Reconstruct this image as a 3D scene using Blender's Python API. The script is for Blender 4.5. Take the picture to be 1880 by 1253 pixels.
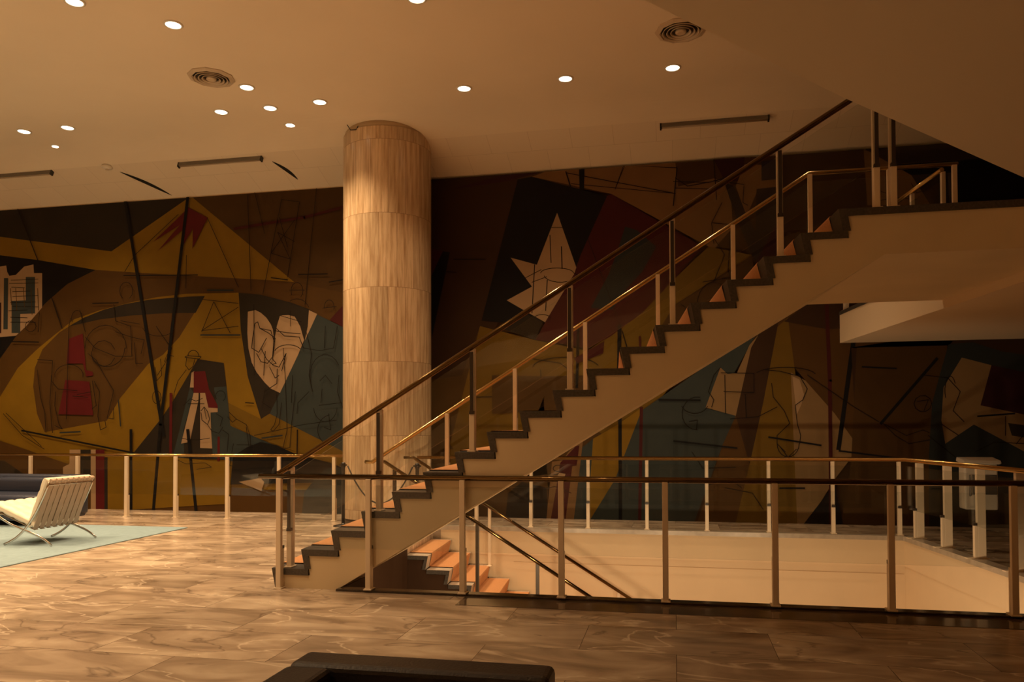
import bpy, bmesh, math, random
from mathutils import Vector, Matrix
random.seed(7)
sc = bpy.context.scene
for o in list(bpy.data.objects): bpy.data.objects.remove(o)
COL = sc.collection

# ------------------------------------------------------------------ camera
F, CX, CY = 1450.0, 940.0, 755.8515           # focal length and principal point of the 1880x1253 frame
YAW, PIT, ROL, CAMH = -.2031, .0225, -.003, 1.3817
_fw = Vector((math.sin(YAW)*math.cos(PIT), math.cos(YAW)*math.cos(PIT), math.sin(PIT)))
_r0 = Vector((math.cos(YAW), -math.sin(YAW), 0)); _u0 = _r0.cross(_fw)
_r = _r0*math.cos(ROL) + _u0*math.sin(ROL); _u = _u0*math.cos(ROL) - _r0*math.sin(ROL)
cd = bpy.data.cameras.new('camera'); cam = bpy.data.objects.new('camera', cd); COL.objects.link(cam)
cd.sensor_fit = 'HORIZONTAL'; cd.sensor_width = 36; cd.lens = 36*F/1880
cd.shift_x = (940-CX)/1880; cd.shift_y = (CY-626.5)/1880; cd.clip_start = .05
cam.matrix_world = Matrix(((_r.x,_u.x,-_fw.x,0),(_r.y,_u.y,-_fw.y,0),(_r.z,_u.z,-_fw.z,CAMH),(0,0,0,1)))
sc.camera = cam

def ray(x, y): return _fw + _r*((x-CX)/F) - _u*((y-CY)/F)
def on_y(x, y, Y): d = ray(x, y); return Vector((0,0,CAMH)) + d*(Y/d.y)
def on_z(x, y, Z): d = ray(x, y); return Vector((0,0,CAMH)) + d*((Z-CAMH)/d.z)

# ------------------------------------------------------------------ world, exposure, lamps
sc.view_settings.view_transform = 'Standard'; sc.view_settings.look = 'None'
sc.view_settings.gamma = 1; sc.view_settings.use_curve_mapping = False
sc.view_settings.exposure = 0.0
sc.cycles.transparent_max_bounces = 32; sc.cycles.max_bounces = 10; sc.cycles.diffuse_bounces = 6
w = bpy.data.worlds.new('world'); sc.world = w; w.use_nodes = True
w.node_tree.nodes['Background'].inputs[0].default_value = (1, .55, .25, 1)
w.node_tree.nodes['Background'].inputs[1].default_value = .02

WARM = (1.0, .67, .37)
LAMP_W, HALL_W, LOWER_W = 275, 780, 215
CEIL_Z = 5.9
def spot(name, loc, power, size=1.75, blend=1.0, rad=.07, color=WARM, direction=None):
    l = bpy.data.lights.new(name, 'SPOT'); l.energy = power; l.color = color
    l.spot_size = size; l.spot_blend = blend; l.shadow_soft_size = rad
    o = bpy.data.objects.new(name, l); COL.objects.link(o); o.location = loc
    if direction: o.rotation_euler = Vector(direction).to_track_quat('-Z', 'Y').to_euler()
    return o
# unseen lamps added beyond the left and near frame edge to brighten the hall
for x, y in ((-8.6,7.2),(-10.5,7.2),(-7.6,4.8),(-9.8,4.6),(-8.6,2.2),(-11.6,10.1),(-11.0,2.6)):
    spot('unseen_lamp', (x, y, CEIL_Z-.03), HALL_W)
for x, y in ((-5.2,5.0),(-6.2,2.6),(-3.6,3.6)):
    spot('unseen_lamp', (x, y, CEIL_Z-.03), HALL_W*.40)  # added to light the near stair face and posts
for x, y in ((-7.5,.0),(-4.8,.2),(-7.0,-3.2),(-10.5,-1.5)):
    spot('unseen_lamp', (x, y, CEIL_Z-.03), HALL_W*1.15)  # added beside and behind the camera; floor bounce lifts gallery underside and stair face
# lamps under the edge of the upper hall floor, lighting the stairwell on the floor below
for x, y in ((-1.6,8.2),(-.2,8.0),(1.2,8.0)):
    spot('lower_hall_lamp', (x, y-1.2, -.42), LOWER_W*.5, size=2.9, blend=.4, direction=(0,.9,-.55))

# ------------------------------------------------------------------ materials
def srgb(r, g, b): return tuple(((c/255)/12.92 if c <= 10 else ((c/255+.055)/1.055)**2.4) for c in (r, g, b))
MATS = {}
def mat(name, color, rough=.5, metal=0.0, noise=0.0, nscale=8.0, bump=0.0, bscale=40.0, emit=None, estr=1, spec=.5, coat=0):
    if name in MATS: return MATS[name]
    m = bpy.data.materials.new(name); m.use_nodes = True; nt = m.node_tree; b = nt.nodes['Principled BSDF']
    b.inputs['Base Color'].default_value = (*color, 1); b.inputs['Roughness'].default_value = rough
    b.inputs['Metallic'].default_value = metal; b.inputs['Specular IOR Level'].default_value = spec
    b.inputs['Coat Weight'].default_value = coat
    tc = nt.nodes.new('ShaderNodeTexCoord')
    if noise:
        n = nt.nodes.new('ShaderNodeTexNoise'); n.inputs['Scale'].default_value = nscale; n.inputs['Detail'].default_value = 6
        nt.links.new(tc.outputs['Object'], n.inputs['Vector'])
        r = nt.nodes.new('ShaderNodeValToRGB'); r.color_ramp.elements[0].position = .3; r.color_ramp.elements[1].position = .7
        r.color_ramp.elements[0].color = (*[c*(1-noise) for c in color], 1)
        r.color_ramp.elements[1].color = (*[min(1, c*(1+noise)) for c in color], 1)
        nt.links.new(n.outputs['Fac'], r.inputs['Fac']); nt.links.new(r.outputs['Color'], b.inputs['Base Color'])
    if bump:
        n = nt.nodes.new('ShaderNodeTexNoise'); n.inputs['Scale'].default_value = bscale; n.inputs['Detail'].default_value = 4
        nt.links.new(tc.outputs['Object'], n.inputs['Vector'])
        bp = nt.nodes.new('ShaderNodeBump'); bp.inputs['Strength'].default_value = bump; bp.inputs['Distance'].default_value = .01
        nt.links.new(n.outputs['Fac'], bp.inputs['Height']); nt.links.new(bp.outputs['Normal'], b.inputs['Normal'])
    if emit:
        b.inputs['Emission Color'].default_value = (*emit, 1); b.inputs['Emission Strength'].default_value = estr
    MATS[name] = m; return m

def marble_mat():
    m = bpy.data.materials.new('marble_floor'); m.use_nodes = True; nt = m.node_tree; N = nt.nodes.new; L = nt.links.new
    b = nt.nodes['Principled BSDF']; tc = N('ShaderNodeTexCoord')
    br = N('ShaderNodeTexBrick'); br.offset = .5; br.inputs['Scale'].default_value = 1
    br.inputs['Brick Width'].default_value = 1.2; br.inputs['Row Height'].default_value = .62
    br.inputs['Mortar Size'].default_value = .0022; br.inputs['Bias'].default_value = 0
    br.inputs['Color1'].default_value = (.0, .0, .0, 1); br.inputs['Color2'].default_value = (1, 1, 1, 1)
    br.inputs['Mortar'].default_value = (.3, .3, .3, 1)
    L(tc.outputs['Object'], br.inputs['Vector'])
    # every slab shifts the stone pattern
    add = N('ShaderNodeVectorMath'); add.operation = 'MULTIPLY_ADD'; add.inputs[1].default_value = (7, 5, 3)
    L(br.outputs['Color'], add.inputs[0]); L(tc.outputs['Object'], add.inputs[2])
    mp = N('ShaderNodeMapping'); mp.inputs['Scale'].default_value = (1.0, 2.2, 1); mp.inputs['Rotation'].default_value = (0, 0, .25)
    L(add.outputs[0], mp.inputs['Vector'])
    n1 = N('ShaderNodeTexNoise'); n1.inputs['Scale'].default_value = 1.3; n1.inputs['Detail'].default_value = 8; n1.inputs['Distortion'].default_value = 1.2
    L(mp.outputs[0], n1.inputs['Vector'])
    r1 = N('ShaderNodeValToRGB'); e = r1.color_ramp.elements
    e[0].position = .28; e[0].color = (.22, .162, .115, 1); e[1].position = .7; e[1].color = (.58, .475, .355, 1)
    x = r1.color_ramp.elements.new(.5); x.color = (.40, .31, .225, 1)
    L(n1.outputs['Fac'], r1.inputs['Fac'])
    # pale veins and dark fissures
    n2 = N('ShaderNodeTexNoise'); n2.inputs['Scale'].default_value = .9; n2.inputs['Detail'].default_value = 7; n2.inputs['Roughness'].default_value = .45; n2.inputs['Distortion'].default_value = .7
    L(mp.outputs[0], n2.inputs['Vector'])
    def vein(c, wd):
        s = N('ShaderNodeMath'); s.operation = 'SUBTRACT'; s.inputs[1].default_value = c; L(n2.outputs['Fac'], s.inputs[0])
        a = N('ShaderNodeMath'); a.operation = 'ABSOLUTE'; L(s.outputs[0], a.inputs[0])
        mr = N('ShaderNodeMapRange'); mr.inputs['From Min'].default_value = 0; mr.inputs['From Max'].default_value = wd
        mr.inputs['To Min'].default_value = 1; mr.inputs['To Max'].default_value = 0; L(a.outputs[0], mr.inputs['Value']); return mr
    v1 = vein(.56, .012); v2 = vein(.40, .014)
    m1 = N('ShaderNodeMix'); m1.data_type = 'RGBA'; m1.inputs['B'].default_value = (.78, .66, .51, 1)
    k1 = N('ShaderNodeMath'); k1.operation = 'MULTIPLY'; k1.inputs[1].default_value = .62; L(v1.outputs[0], k1.inputs[0]); L(k1.outputs[0], m1.inputs['Factor']); L(r1.outputs['Color'], m1.inputs['A'])
    m2 = N('ShaderNodeMix'); m2.data_type = 'RGBA'; m2.inputs['B'].default_value = (.09, .06, .045, 1)
    k2 = N('ShaderNodeMath'); k2.operation = 'MULTIPLY'; k2.inputs[1].default_value = .5; L(v2.outputs[0], k2.inputs[0]); L(k2.outputs[0], m2.inputs['Factor']); L(m1.outputs['Result'], m2.inputs['A'])
    hsv = N('ShaderNodeHueSaturation'); vr = N('ShaderNodeMapRange'); vr.inputs['To Min'].default_value = .88; vr.inputs['To Max'].default_value = 1.14
    L(br.outputs['Color'], vr.inputs['Value']); L(vr.outputs[0], hsv.inputs['Value']); L(m2.outputs['Result'], hsv.inputs['Color'])
    mo = N('ShaderNodeMix'); mo.data_type = 'RGBA'; mo.inputs['B'].default_value = (.12, .085, .06, 1)
    L(br.outputs['Fac'], mo.inputs['Factor']); L(hsv.outputs['Color'], mo.inputs['A']); L(mo.outputs['Result'], b.inputs['Base Color'])
    rr = N('ShaderNodeMapRange'); rr.inputs['To Min'].default_value = .16; rr.inputs['To Max'].default_value = .32
    L(n1.outputs['Fac'], rr.inputs['Value']); L(rr.outputs[0], b.inputs['Roughness'])
    return m

def travertine_mat():
    m = bpy.data.materials.new('travertine'); m.use_nodes = True; nt = m.node_tree; N = nt.nodes.new; L = nt.links.new
    b = nt.nodes['Principled BSDF']; tc = N('ShaderNodeTexCoord')
    at = N('ShaderNodeUVMap'); at.uv_map = 'UVMap'
    br = N('ShaderNodeTexBrick'); br.offset = .5; br.inputs['Brick Width'].default_value = .26; br.inputs['Row Height'].default_value = 1.08
    br.inputs['Scale'].default_value = 1; br.inputs['Mortar Size'].default_value = .0025
    br.inputs['Color1'].default_value = (0, 0, 0, 1); br.inputs['Color2'].default_value = (1, 1, 1, 1); br.inputs['Mortar'].default_value = (.5, .5, .5, 1)
    L(at.outputs[0], br.inputs['Vector'])
    ad = N('ShaderNodeVectorMath'); ad.operation = 'MULTIPLY_ADD'; ad.inputs[1].default_value = (9, 4, 0)
    L(br.outputs['Color'], ad.inputs[0]); L(at.outputs[0], ad.inputs[2])
    mp = N('ShaderNodeMapping'); mp.inputs['Scale'].default_value = (14, .9, 1); L(ad.outputs[0], mp.inputs['Vector'])
    n = N('ShaderNodeTexNoise'); n.inputs['Scale'].default_value = 1.6; n.inputs['Detail'].default_value = 8; n.inputs['Roughness'].default_value = .62; L(mp.outputs[0], n.inputs['Vector'])
    r = N('ShaderNodeValToRGB'); e = r.color_ramp.elements
    e[0].position = .28; e[0].color = (.36, .22, .11, 1); e[1].position = .6; e[1].color = (.66, .50, .32, 1)
    L(n.outputs['Fac'], r.inputs['Fac'])
    hs = N('ShaderNodeHueSaturation'); vr = N('ShaderNodeMapRange'); vr.inputs['To Min'].default_value = .8; vr.inputs['To Max'].default_value = 1.12
    L(br.outputs['Color'], vr.inputs['Value']); L(vr.outputs[0], hs.inputs['Value']); L(r.outputs['Color'], hs.inputs['Color'])
    mo = N('ShaderNodeMix'); mo.data_type = 'RGBA'; mo.inputs['B'].default_value = (.22, .13, .07, 1); L(br.outputs['Fac'], mo.inputs['Factor']); L(hs.outputs['Color'], mo.inputs['A'])
    L(mo.outputs['Result'], b.inputs['Base Color']); b.inputs['Roughness'].default_value = .26
    return m

def glass_mat():
    m = bpy.data.materials.new('clear_glass'); m.use_nodes = True; nt = m.node_tree; N = nt.nodes.new; L = nt.links.new
    for n in list(nt.nodes): nt.nodes.remove(n)
    out = N('ShaderNodeOutputMaterial'); mix = N('ShaderNodeMixShader'); tr = N('ShaderNodeBsdfTransparent'); gl = N('ShaderNodeBsdfGlossy')
    tr.inputs[0].default_value = (.955, .965, .96, 1); gl.inputs['Roughness'].default_value = .02
    lw = N('ShaderNodeLayerWeight'); lw.inputs[0].default_value = .5
    p = N('ShaderNodeMath'); p.operation = 'POWER'; p.inputs[1].default_value = 5; L(lw.outputs['Facing'], p.inputs[0])
    k = N('ShaderNodeMath'); k.operation = 'MULTIPLY_ADD'; k.inputs[1].default_value = .9; k.inputs[2].default_value = .026; L(p.outputs[0], k.inputs[0])
    L(k.outputs[0], mix.inputs[0]); L(tr.outputs[0], mix.inputs[1]); L(gl.outputs[0], mix.inputs[2]); L(mix.outputs[0], out.inputs[0])
    return m

MARBLE = marble_mat(); TRAV = travertine_mat(); GLASS = glass_mat()
CEIL = mat('ceiling_paint', (.80, .70, .55), .7, noise=.03, nscale=.8)
PANEL = mat('ceiling_panel', (.76, .66, .52), .6)
PLASTER = mat('beige_plaster', (.72, .57, .38), .7, noise=.04, nscale=1.5)
STRING = mat('stair_paint', (.70, .58, .38), .55, noise=.04, nscale=2)
RIMP = mat('stair_rim_paint', (.42, .25, .12), .6)
TREAD = mat('dark_granite', (.068, .06, .052), .35, noise=.35, nscale=60)
LTREAD = mat('pale_marble_tread', (.50, .43, .35), .3, noise=.15, nscale=20)
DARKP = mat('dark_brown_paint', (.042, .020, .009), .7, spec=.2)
SHADE_POST = mat('shaded_post_paint', (.05, .034, .02), .4)  # near lower posts: shade of their unlit side put into the colour
CARPET = mat('orange_carpet', (.62, .305, .13), .95, noise=.12, nscale=90, bump=.6, bscale=400)
BRASS = mat('bronze_handrail', (.135, .085, .034), .11, metal=1)
GOLD = mat('brass_handrail', (.44, .29, .115), .16, metal=1)
POST = mat('post_paint', (.76, .64, .48), .40)
CLAMP = mat('dark_gasket', (.035, .026, .02), .4)
KERB = mat('kerb_stone', (.42, .36, .29), .3, noise=.15, nscale=12)
DKERB = mat('dark_kerb_stone', (.035, .026, .02), .14, noise=.3, nscale=15)
CHROME = mat('chrome', (.62, .58, .52), .14, metal=1)
CREAM = mat('cream_leather', (.78, .70, .55), .42, bump=.15, bscale=120)
STRAPM = mat('tan_strap', (.48, .36, .26), .45)
NAVY = mat('navy_leather', (.032, .040, .066), .30, bump=.2, bscale=90)
BLACKL = mat('black_leather', (.020, .019, .021), .40, bump=.2, bscale=110)
RUG = mat('pale_blue_rug', (.25, .36, .41), .95, noise=.08, nscale=14, bump=.6, bscale=300)
BLACK = mat('black_metal', (.012, .011, .010), .35)
ROPE = mat('dark_rope', (.03, .025, .02), .8, bump=.5, bscale=200)
WHITEP = mat('white_plastic', (.70, .66, .58), .4)
PHONEP = mat('phone_plastic', (.42, .38, .32), .45)
DARKPL = mat('dark_plastic', (.05, .045, .04), .35)
GRILLE = mat('vent_paint', (.55, .45, .33), .5)
VOID = mat('vent_dark', (.02, .015, .01), .8)
LENS = mat('lamp_lens', (1, 1, 1), .5, emit=(1, .86, .62), estr=5)
FIXT = mat('fixture_grey', (.16, .14, .11), .45)
GAP = mat('gap_dark', (.006, .005, .004), .9)

# ------------------------------------------------------------------ mesh helpers
class MB:
    def __init__(s): s.bm = bmesh.new()
    def box(s, x0, x1, y0, y1, z0, z1, rot=None, mi=0):
        vs = [Vector((x, y, z)) for x in (x0, x1) for y in (y0, y1) for z in (z0, z1)]
        if rot: c = rot[0]; R = rot[1]; vs = [R @ (v-c) + c for v in vs]
        b = [s.bm.verts.new(v) for v in vs]
        for q in ((0,1,3,2),(4,6,7,5),(0,4,5,1),(2,3,7,6),(0,2,6,4),(1,5,7,3)):
            f = s.bm.faces.new([b[i] for i in q]); f.material_index = mi
        return s
    def obox(s, c, ax, ay, az, mi=0):                      # centre and three half-axis vectors
        c = Vector(c); ax, ay, az = Vector(ax), Vector(ay), Vector(az)
        b = [s.bm.verts.new(c + ax*i + ay*j + az*k) for i in (-1,1) for j in (-1,1) for k in (-1,1)]
        for q in ((0,1,3,2),(4,6,7,5),(0,4,5,1),(2,3,7,6),(0,2,6,4),(1,5,7,3)):
            f = s.bm.faces.new([b[i] for i in q]); f.material_index = mi
        return s
    def poly(s, pts, mi=0):
        f = s.bm.faces.new([s.bm.verts.new(p) for p in pts]); f.material_index = mi; return s
    def prism(s, pts, d, mi=0):                            # polygon pts extruded by vector d
        d = Vector(d); a = [s.bm.verts.new(p) for p in pts]; b = [s.bm.verts.new(Vector(p)+d) for p in pts]
        n = len(pts)
        f1 = s.bm.faces.new(a); f2 = s.bm.faces.new(b[::-1]); f1.material_index = f2.material_index = mi
        for i in range(n):
            f = s.bm.faces.new((a[i], b[i], b[(i+1) % n], a[(i+1) % n])); f.material_index = mi
        return s
    def tube(s, pts, r, n=12, cap=True, flat=None):        # round bar along a path; flat=(a, b) gives an oval section
        pts = [Vector(p) for p in pts]; rings = []
        for i, p in enumerate(pts):
            t = (pts[min(i+1, len(pts)-1)] - pts[max(i-1, 0)]).normalized()
            ref = Vector((0,0,1)) if abs(t.z) < .95 else Vector((0,1,0))
            a = t.cross(ref).normalized(); b = a.cross(t).normalized()
            k = 1.0
            if 0 < i < len(pts)-1:
                c = (pts[i]-pts[i-1]).normalized().dot((pts[i+1]-pts[i]).normalized()); k = 1/max(.5, math.sqrt((1+c)/2))
            ra, rb = (flat if flat else (r, r))
            rings.append([s.bm.verts.new(p + a*(math.cos(2*math.pi*j/n)*ra) + b*(math.sin(2*math.pi*j/n)*rb*k)) for j in range(n)])
        for q, w in zip(rings, rings[1:]):
            for j in range(n): s.bm.faces.new((q[j], q[(j+1) % n], w[(j+1) % n], w[j])).smooth = True
        if cap: s.bm.faces.new(rings[0][::-1]); s.bm.faces.new(rings[-1])
        return s
    def lathe(s, prof, c=(0,0,0), n=32, smooth=True, axis='z'):
        c = Vector(c); rings = []
        for r, z in prof:
            rings.append([s.bm.verts.new(c + Vector((r*math.cos(2*math.pi*j/n), r*math.sin(2*math.pi*j/n), z))) for j in range(n)])
        for q, w in zip(rings, rings[1:]):
            for j in range(n): s.bm.faces.new((q[j], q[(j+1) % n], w[(j+1) % n], w[j])).smooth = smooth
        s.bm.faces.new(rings[0][::-1]); s.bm.faces.new(rings[-1]); return s
    def build(s, name, m, parent=None, off=None, bevel=0, seg=2, sub=0, smooth=False, weld=True):
        if weld: bmesh.ops.remove_doubles(s.bm, verts=s.bm.verts, dist=1e-6)
        bmesh.ops.recalc_face_normals(s.bm, faces=s.bm.faces)
        if off is not None: bmesh.ops.translate(s.bm, verts=s.bm.verts, vec=-Vector(off))
        me = bpy.data.meshes.new(name); s.bm.to_mesh(me); s.bm.free()
        for x in (m if isinstance(m, list) else [m]): me.materials.append(x)
        if smooth:
            for p in me.polygons: p.use_smooth = True
        o = bpy.data.objects.new(name, me); COL.objects.link(o)
        if parent: o.parent = parent
        if bevel:
            b = o.modifiers.new('bevel', 'BEVEL'); b.width = bevel; b.segments = seg; b.limit_method = 'ANGLE'
        if sub:
            b = o.modifiers.new('sub', 'SUBSURF'); b.levels = b.render_levels = sub
        return o

def thing(name, label, cat, loc=(0,0,0), group=None):
    o = bpy.data.objects.new(name, None); COL.objects.link(o); o.location = loc; o.empty_display_size = .1
    o['label'] = label; o['category'] = cat
    if group: o['group'] = group
    return o
def tag(o, label, cat, group=None):
    o['label'] = label; o['category'] = cat
    if group: o['group'] = group
    return o
def struct(o, label=None):
    o['kind'] = 'structure'
    if label: o['label'] = label
    return o

# ------------------------------------------------------------------ dimensions
RISE, RUN = .17, .2772
X1 = -3.473                                   # first nosing of the upper flight
SY0, SY1 = 6.39, 8.86                         # near and far face of the upper flight
LAND_Z = 18*RISE
WALL_Y = 12.17
def nose(k): return X1 + (k-1)*RUN
SHEAR = -.075                                # the flights are slightly out of square with the front rail
def shear(mb, y0):
    for v in mb.bm.verts: v.co.x += (-.115 if v.co.x > 2.6 else SHEAR)*(v.co.y-y0)
    return mb
RX = lambda y: 2.83 + (10.78-y)*.109          # right edge of the stairwell opening
OPN, OPF, OPL = 6.44, 10.78, -2.87            # near, far and left edge of the opening
LY0, LY1 = 9.30, 10.766                        # lower flight
LX0 = -3.25                                   # floor edge above the lower flight

# ------------------------------------------------------------------ setting
XL, XR, YN = -15.0, 8.0, -6.0
fb = MB()
FT = -.36
def slab(pts): fb.prism([Vector((x, y, 0)) for x, y in pts], (0, 0, FT))
slab([(XL,YN),(XR,YN),(XR,OPN),(XL,OPN)])
slab([(XL,OPN),(OPL,OPN),(OPL,7.0),(LX0,7.0),(LX0,LY0),(LX0-.11,OPF),(XL,OPF)])
slab([(XL,OPF),(XR,OPF),(XR,WALL_Y+.2),(XL,WALL_Y+.2)])
slab([(RX(OPN),OPN),(XR,OPN),(XR,OPF),(RX(OPF),OPF)])
struct(fb.build('floor', MARBLE, weld=False))
struct(MB().box(XL, XR, WALL_Y+.01, WALL_Y+.25, 0, 6.3).build('wall_back', PLASTER))
struct(MB().box(XL-.2, XL, YN, WALL_Y+.2, 0, 6.3).build('wall_left', PLASTER))
struct(MB().box(XR, XR+.2, YN, WALL_Y+.2, 0, 6.3).build('wall_right', PLASTER))
struct(MB().box(XL, XR, YN-.2, YN, 0, 6.3).build('wall_front', PLASTER))
# ceiling: flat, a coved step, then sloped panels down to the back wall
cb = MB()
prof = [(YN, 5.9), (10.45, 5.9)]
for i in range(1, 9):
    t = i/8; prof.append((10.45 + .85*t, 5.9 - .15*t*t))
top = [(11.3, 6.2), (YN, 6.2)]
cb.prism([Vector((XL, y, z)) for y, z in prof + top], (XR-XL, 0, 0))
o = struct(cb.build('ceiling', CEIL))
def panel_mat():
    m = bpy.data.materials.new('ceiling_panels'); m.use_nodes = True; nt = m.node_tree; N = nt.nodes.new; L = nt.links.new
    b = nt.nodes['Principled BSDF']; tc = N('ShaderNodeTexCoord')
    br = N('ShaderNodeTexBrick'); br.offset = .37; br.inputs['Scale'].default_value = 1; br.inputs['Brick Width'].default_value = .62
    br.inputs['Row Height'].default_value = .9; br.inputs['Mortar Size'].default_value = .003
    br.inputs['Color1'].default_value = (.76, .66, .52, 1); br.inputs['Color2'].default_value = (.73, .63, .49, 1); br.inputs['Mortar'].default_value = (.58, .49, .37, 1)
    L(tc.outputs['Object'], br.inputs['Vector']); L(br.outputs['Color'], b.inputs['Base Color']); b.inputs['Roughness'].default_value = .6
    return m
PY0, PZ0, PY1, PZ1 = 11.3, 5.75, 12.18, 5.425
cb = MB(); cb.prism([Vector((XL, *p)) for p in ((PY0,PZ0),(PY1,PZ1),(PY1,6.2),(PY0,6.2))], (XR-XL, 0, 0))
struct(cb.build('ceiling', panel_mat()))
def on_slope(x, y, out=.0):                    # pixel to a point on the sloped panels
    n = Vector((0, PZ1-PZ0, -(PY1-PY0))).normalized(); p0 = Vector((0, PY0, PZ0)) + n*out; d = ray(x, y); c = Vector((0,0,CAMH))
    return c + d*((p0-c).dot(n)/d.dot(n)), n
# upper gallery: its underside is the large plane at the upper right, its far arm runs to the mural
GZ0, GZ1 = 2.61, 3.06
gal = [(2.33,WALL_Y),(2.33+(WALL_Y-SY0)*.115,SY0),(3.53,SY0),(1.689,4.28),(.627,3.1),(-.095,2.243),(-1.9,.1),(-5.2,-3.8),(-7.0,YN),(XR,YN),(XR,WALL_Y)]
gb = MB(); gb.prism([Vector((x, y, GZ0)) for x, y in gal], (0, 0, GZ1-GZ0-.05))
struct(gb.build('floor', mat('gallery_plaster', (.80, .67, .49), .6)))
edge = MB()
edge.prism([Vector((x, y, GZ1-.05)) for x, y in [(2.32,WALL_Y),(2.32+(WALL_Y-SY0)*.115,SY0-.01),(3.53,SY0-.01),(XR,SY0),(XR,WALL_Y)]], (0, 0, .05))
struct(edge.build('trim_1', TREAD))
# stairwell: walls, lower floor
LZ = -3.06
struct(MB().box(LX0-.3, RX(OPF)+.2, OPF, OPF+.2, LZ, FT).build('wall_stairwell_far', PLASTER))
sb = MB(); a, b_ = (RX(OPF), OPF), (RX(OPN-3), OPN-3)
sb.prism([Vector((a[0],a[1],LZ)), Vector((b_[0],b_[1],LZ)), Vector((b_[0]+.2,b_[1],LZ)), Vector((a[0]+.2,a[1],LZ))], (0,0,FT-LZ)); struct(sb.build('wall_stairwell_right', PLASTER))
# plaster facing of the floor edge inside the opening, flush with the walls below it
fe = MB()
fe.box(LX0, RX(OPF), OPF-.012, OPF-.0005, FT, -.03)
fe.prism([Vector((RX(OPF)-.012,OPF-.012,FT)), Vector((RX(OPN)-.012,OPN,FT)), Vector((RX(OPN)-.0005,OPN,FT)), Vector((RX(OPF)-.0005,OPF-.012,FT))], (0,0,-.03-FT))
struct(fe.build('trim_2', PLASTER))
struct(MB().box(XL, XR, 2, WALL_Y, LZ-.2, LZ).build('floor_lower', mat('lower_floor', (.45,.30,.18), .5)))
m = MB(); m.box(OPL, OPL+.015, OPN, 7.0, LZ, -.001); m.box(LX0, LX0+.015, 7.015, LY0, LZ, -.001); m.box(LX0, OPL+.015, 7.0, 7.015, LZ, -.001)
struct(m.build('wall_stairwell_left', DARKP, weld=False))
# kerbs round the opening
kb = MB(); kb.box(OPL-.5, RX(OPF), OPF-.03, OPF+.10, -.035, .022)
kb.prism([Vector((RX(OPF)-.03,OPF-.03,-.035)), Vector((RX(OPN)-.03,OPN,-.035)), Vector((RX(OPN)+.10,OPN,-.035)), Vector((RX(OPF)+.10,OPF+.10,-.035))], (0,0,.057))
struct(kb.build('trim_3', KERB, weld=False))
kb = MB(); kb.box(OPL+.02, RX(OPN)+.3, OPN-.10, OPN+.012, -.06, .02)
struct(kb.build('trim_4', DKERB, bevel=.006))
struct(MB().box(-1.7, XR, OPN-.42, OPN-.10, -.02, .0035).build('trim_5', mat('dark_marble_band', (.11,.08,.056), .12, noise=.4, nscale=5)))
# seam in the stairwell plaster
sm = MB(); sm.box(-2.2, RX(OPF)-.02, OPF-.016, OPF-.012, -.46, -.452); struct(sm.build('trim_6', mat('plaster_seam', (.5,.36,.22), .8)))

# ------------------------------------------------------------------ railings
def railing(name, label, handrail, hm=None, hr=.023):
    root_loc = Vector(handrail[0][0]); root_loc.z = 0
    root = thing(name, label, 'railing', root_loc)
    h = MB()
    for pl in handrail: h.tube(pl, hr, n=14)
    h.build('handrail', hm or GOLD, root, root_loc)
    return root, root_loc
def rail_posts(root, loc, pts, h=.98, w=.045, d=.04, br=.03, lo=.345, strip=True, bracket=True, pm=None):
    for i, (p, nrm, *extra) in enumerate(pts):
        p = Vector(p); n = Vector(nrm).normalized(); t = n.cross(Vector((0,0,1))); up = Vector((0,0,1))
        hh = extra[0] if extra else h
        mb = MB().obox(p + up*(hh/2) - n*(d/2), t*(w/2), n*(d/2), up*(hh/2))
        mb.obox(p + up*.006, t*(w*.8), n*(d*1.3), up*.006)
        po = mb.build('post', pm or POST, root, loc, bevel=.003)
        if bracket:
            b = MB().obox(p + up*(lo/2) + n*(br/2), t*(w/2), n*(br/2), up*(lo/2))
            b.build('bracket', POST, po, loc, bevel=.003)
            c = MB().obox(p + up*(lo+.012) + n*(br/2), t*(w/2*.9), n*(br*.75), up*.014)
            if strip: c.obox(p + up*((lo+hh-.03)/2) + n*(.032), t*(w/2*.60), n*.006, up*((hh-.03-lo)/2))
            c.build('clamp', CLAMP, po, loc)
def panes(root, loc, pts, n, z0=.36, z1=.90, gap=.006):
    """pts: consecutive base points; one pane between each two"""
    n = Vector(n).normalized(); up = Vector((0,0,1))
    for a, b in zip(pts, pts[1:]):
        a, b = Vector(a), Vector(b); d = (b-a); dd = Vector((d.x, d.y, 0)).normalized(); g = gap/max(1e-6, Vector((d.x,d.y,0)).length)
        a2 = a + d*g; b2 = b - d*g; o = n*.016
        q = [a2+up*z0+o, b2+up*z0+o, b2+up*z1+o, a2+up*z1+o]
        MB().prism(q, n*.008).build('glass_panel', GLASS, root, loc)

# 1 near rail along the floor edge
NYR = 6.372; NH = .975
nx = [-3.383 + .826*k for k in range(10)]
r, l = railing('railing', 'long bronze-topped glass railing in front along the near edge of the stairwell',
    handrail=[[(-3.584, NYR, NH), (4.6, NYR, NH)]], hm=BRASS)
zb = [0.0 if x < -2.6 else .02 for x in nx]
rail_posts(r, l, [((x, NYR, z), (0,1,0), NH-z-.015) for x, z in zip(nx, zb)], strip=False)
panes(r, l, [(x, NYR, 0) for x in nx], (0,1,0))

# handrail height above the nosing line of a flight
def hz(x): return 1.004 + .6106*(x+3.435)
BEND = 1.53
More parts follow.
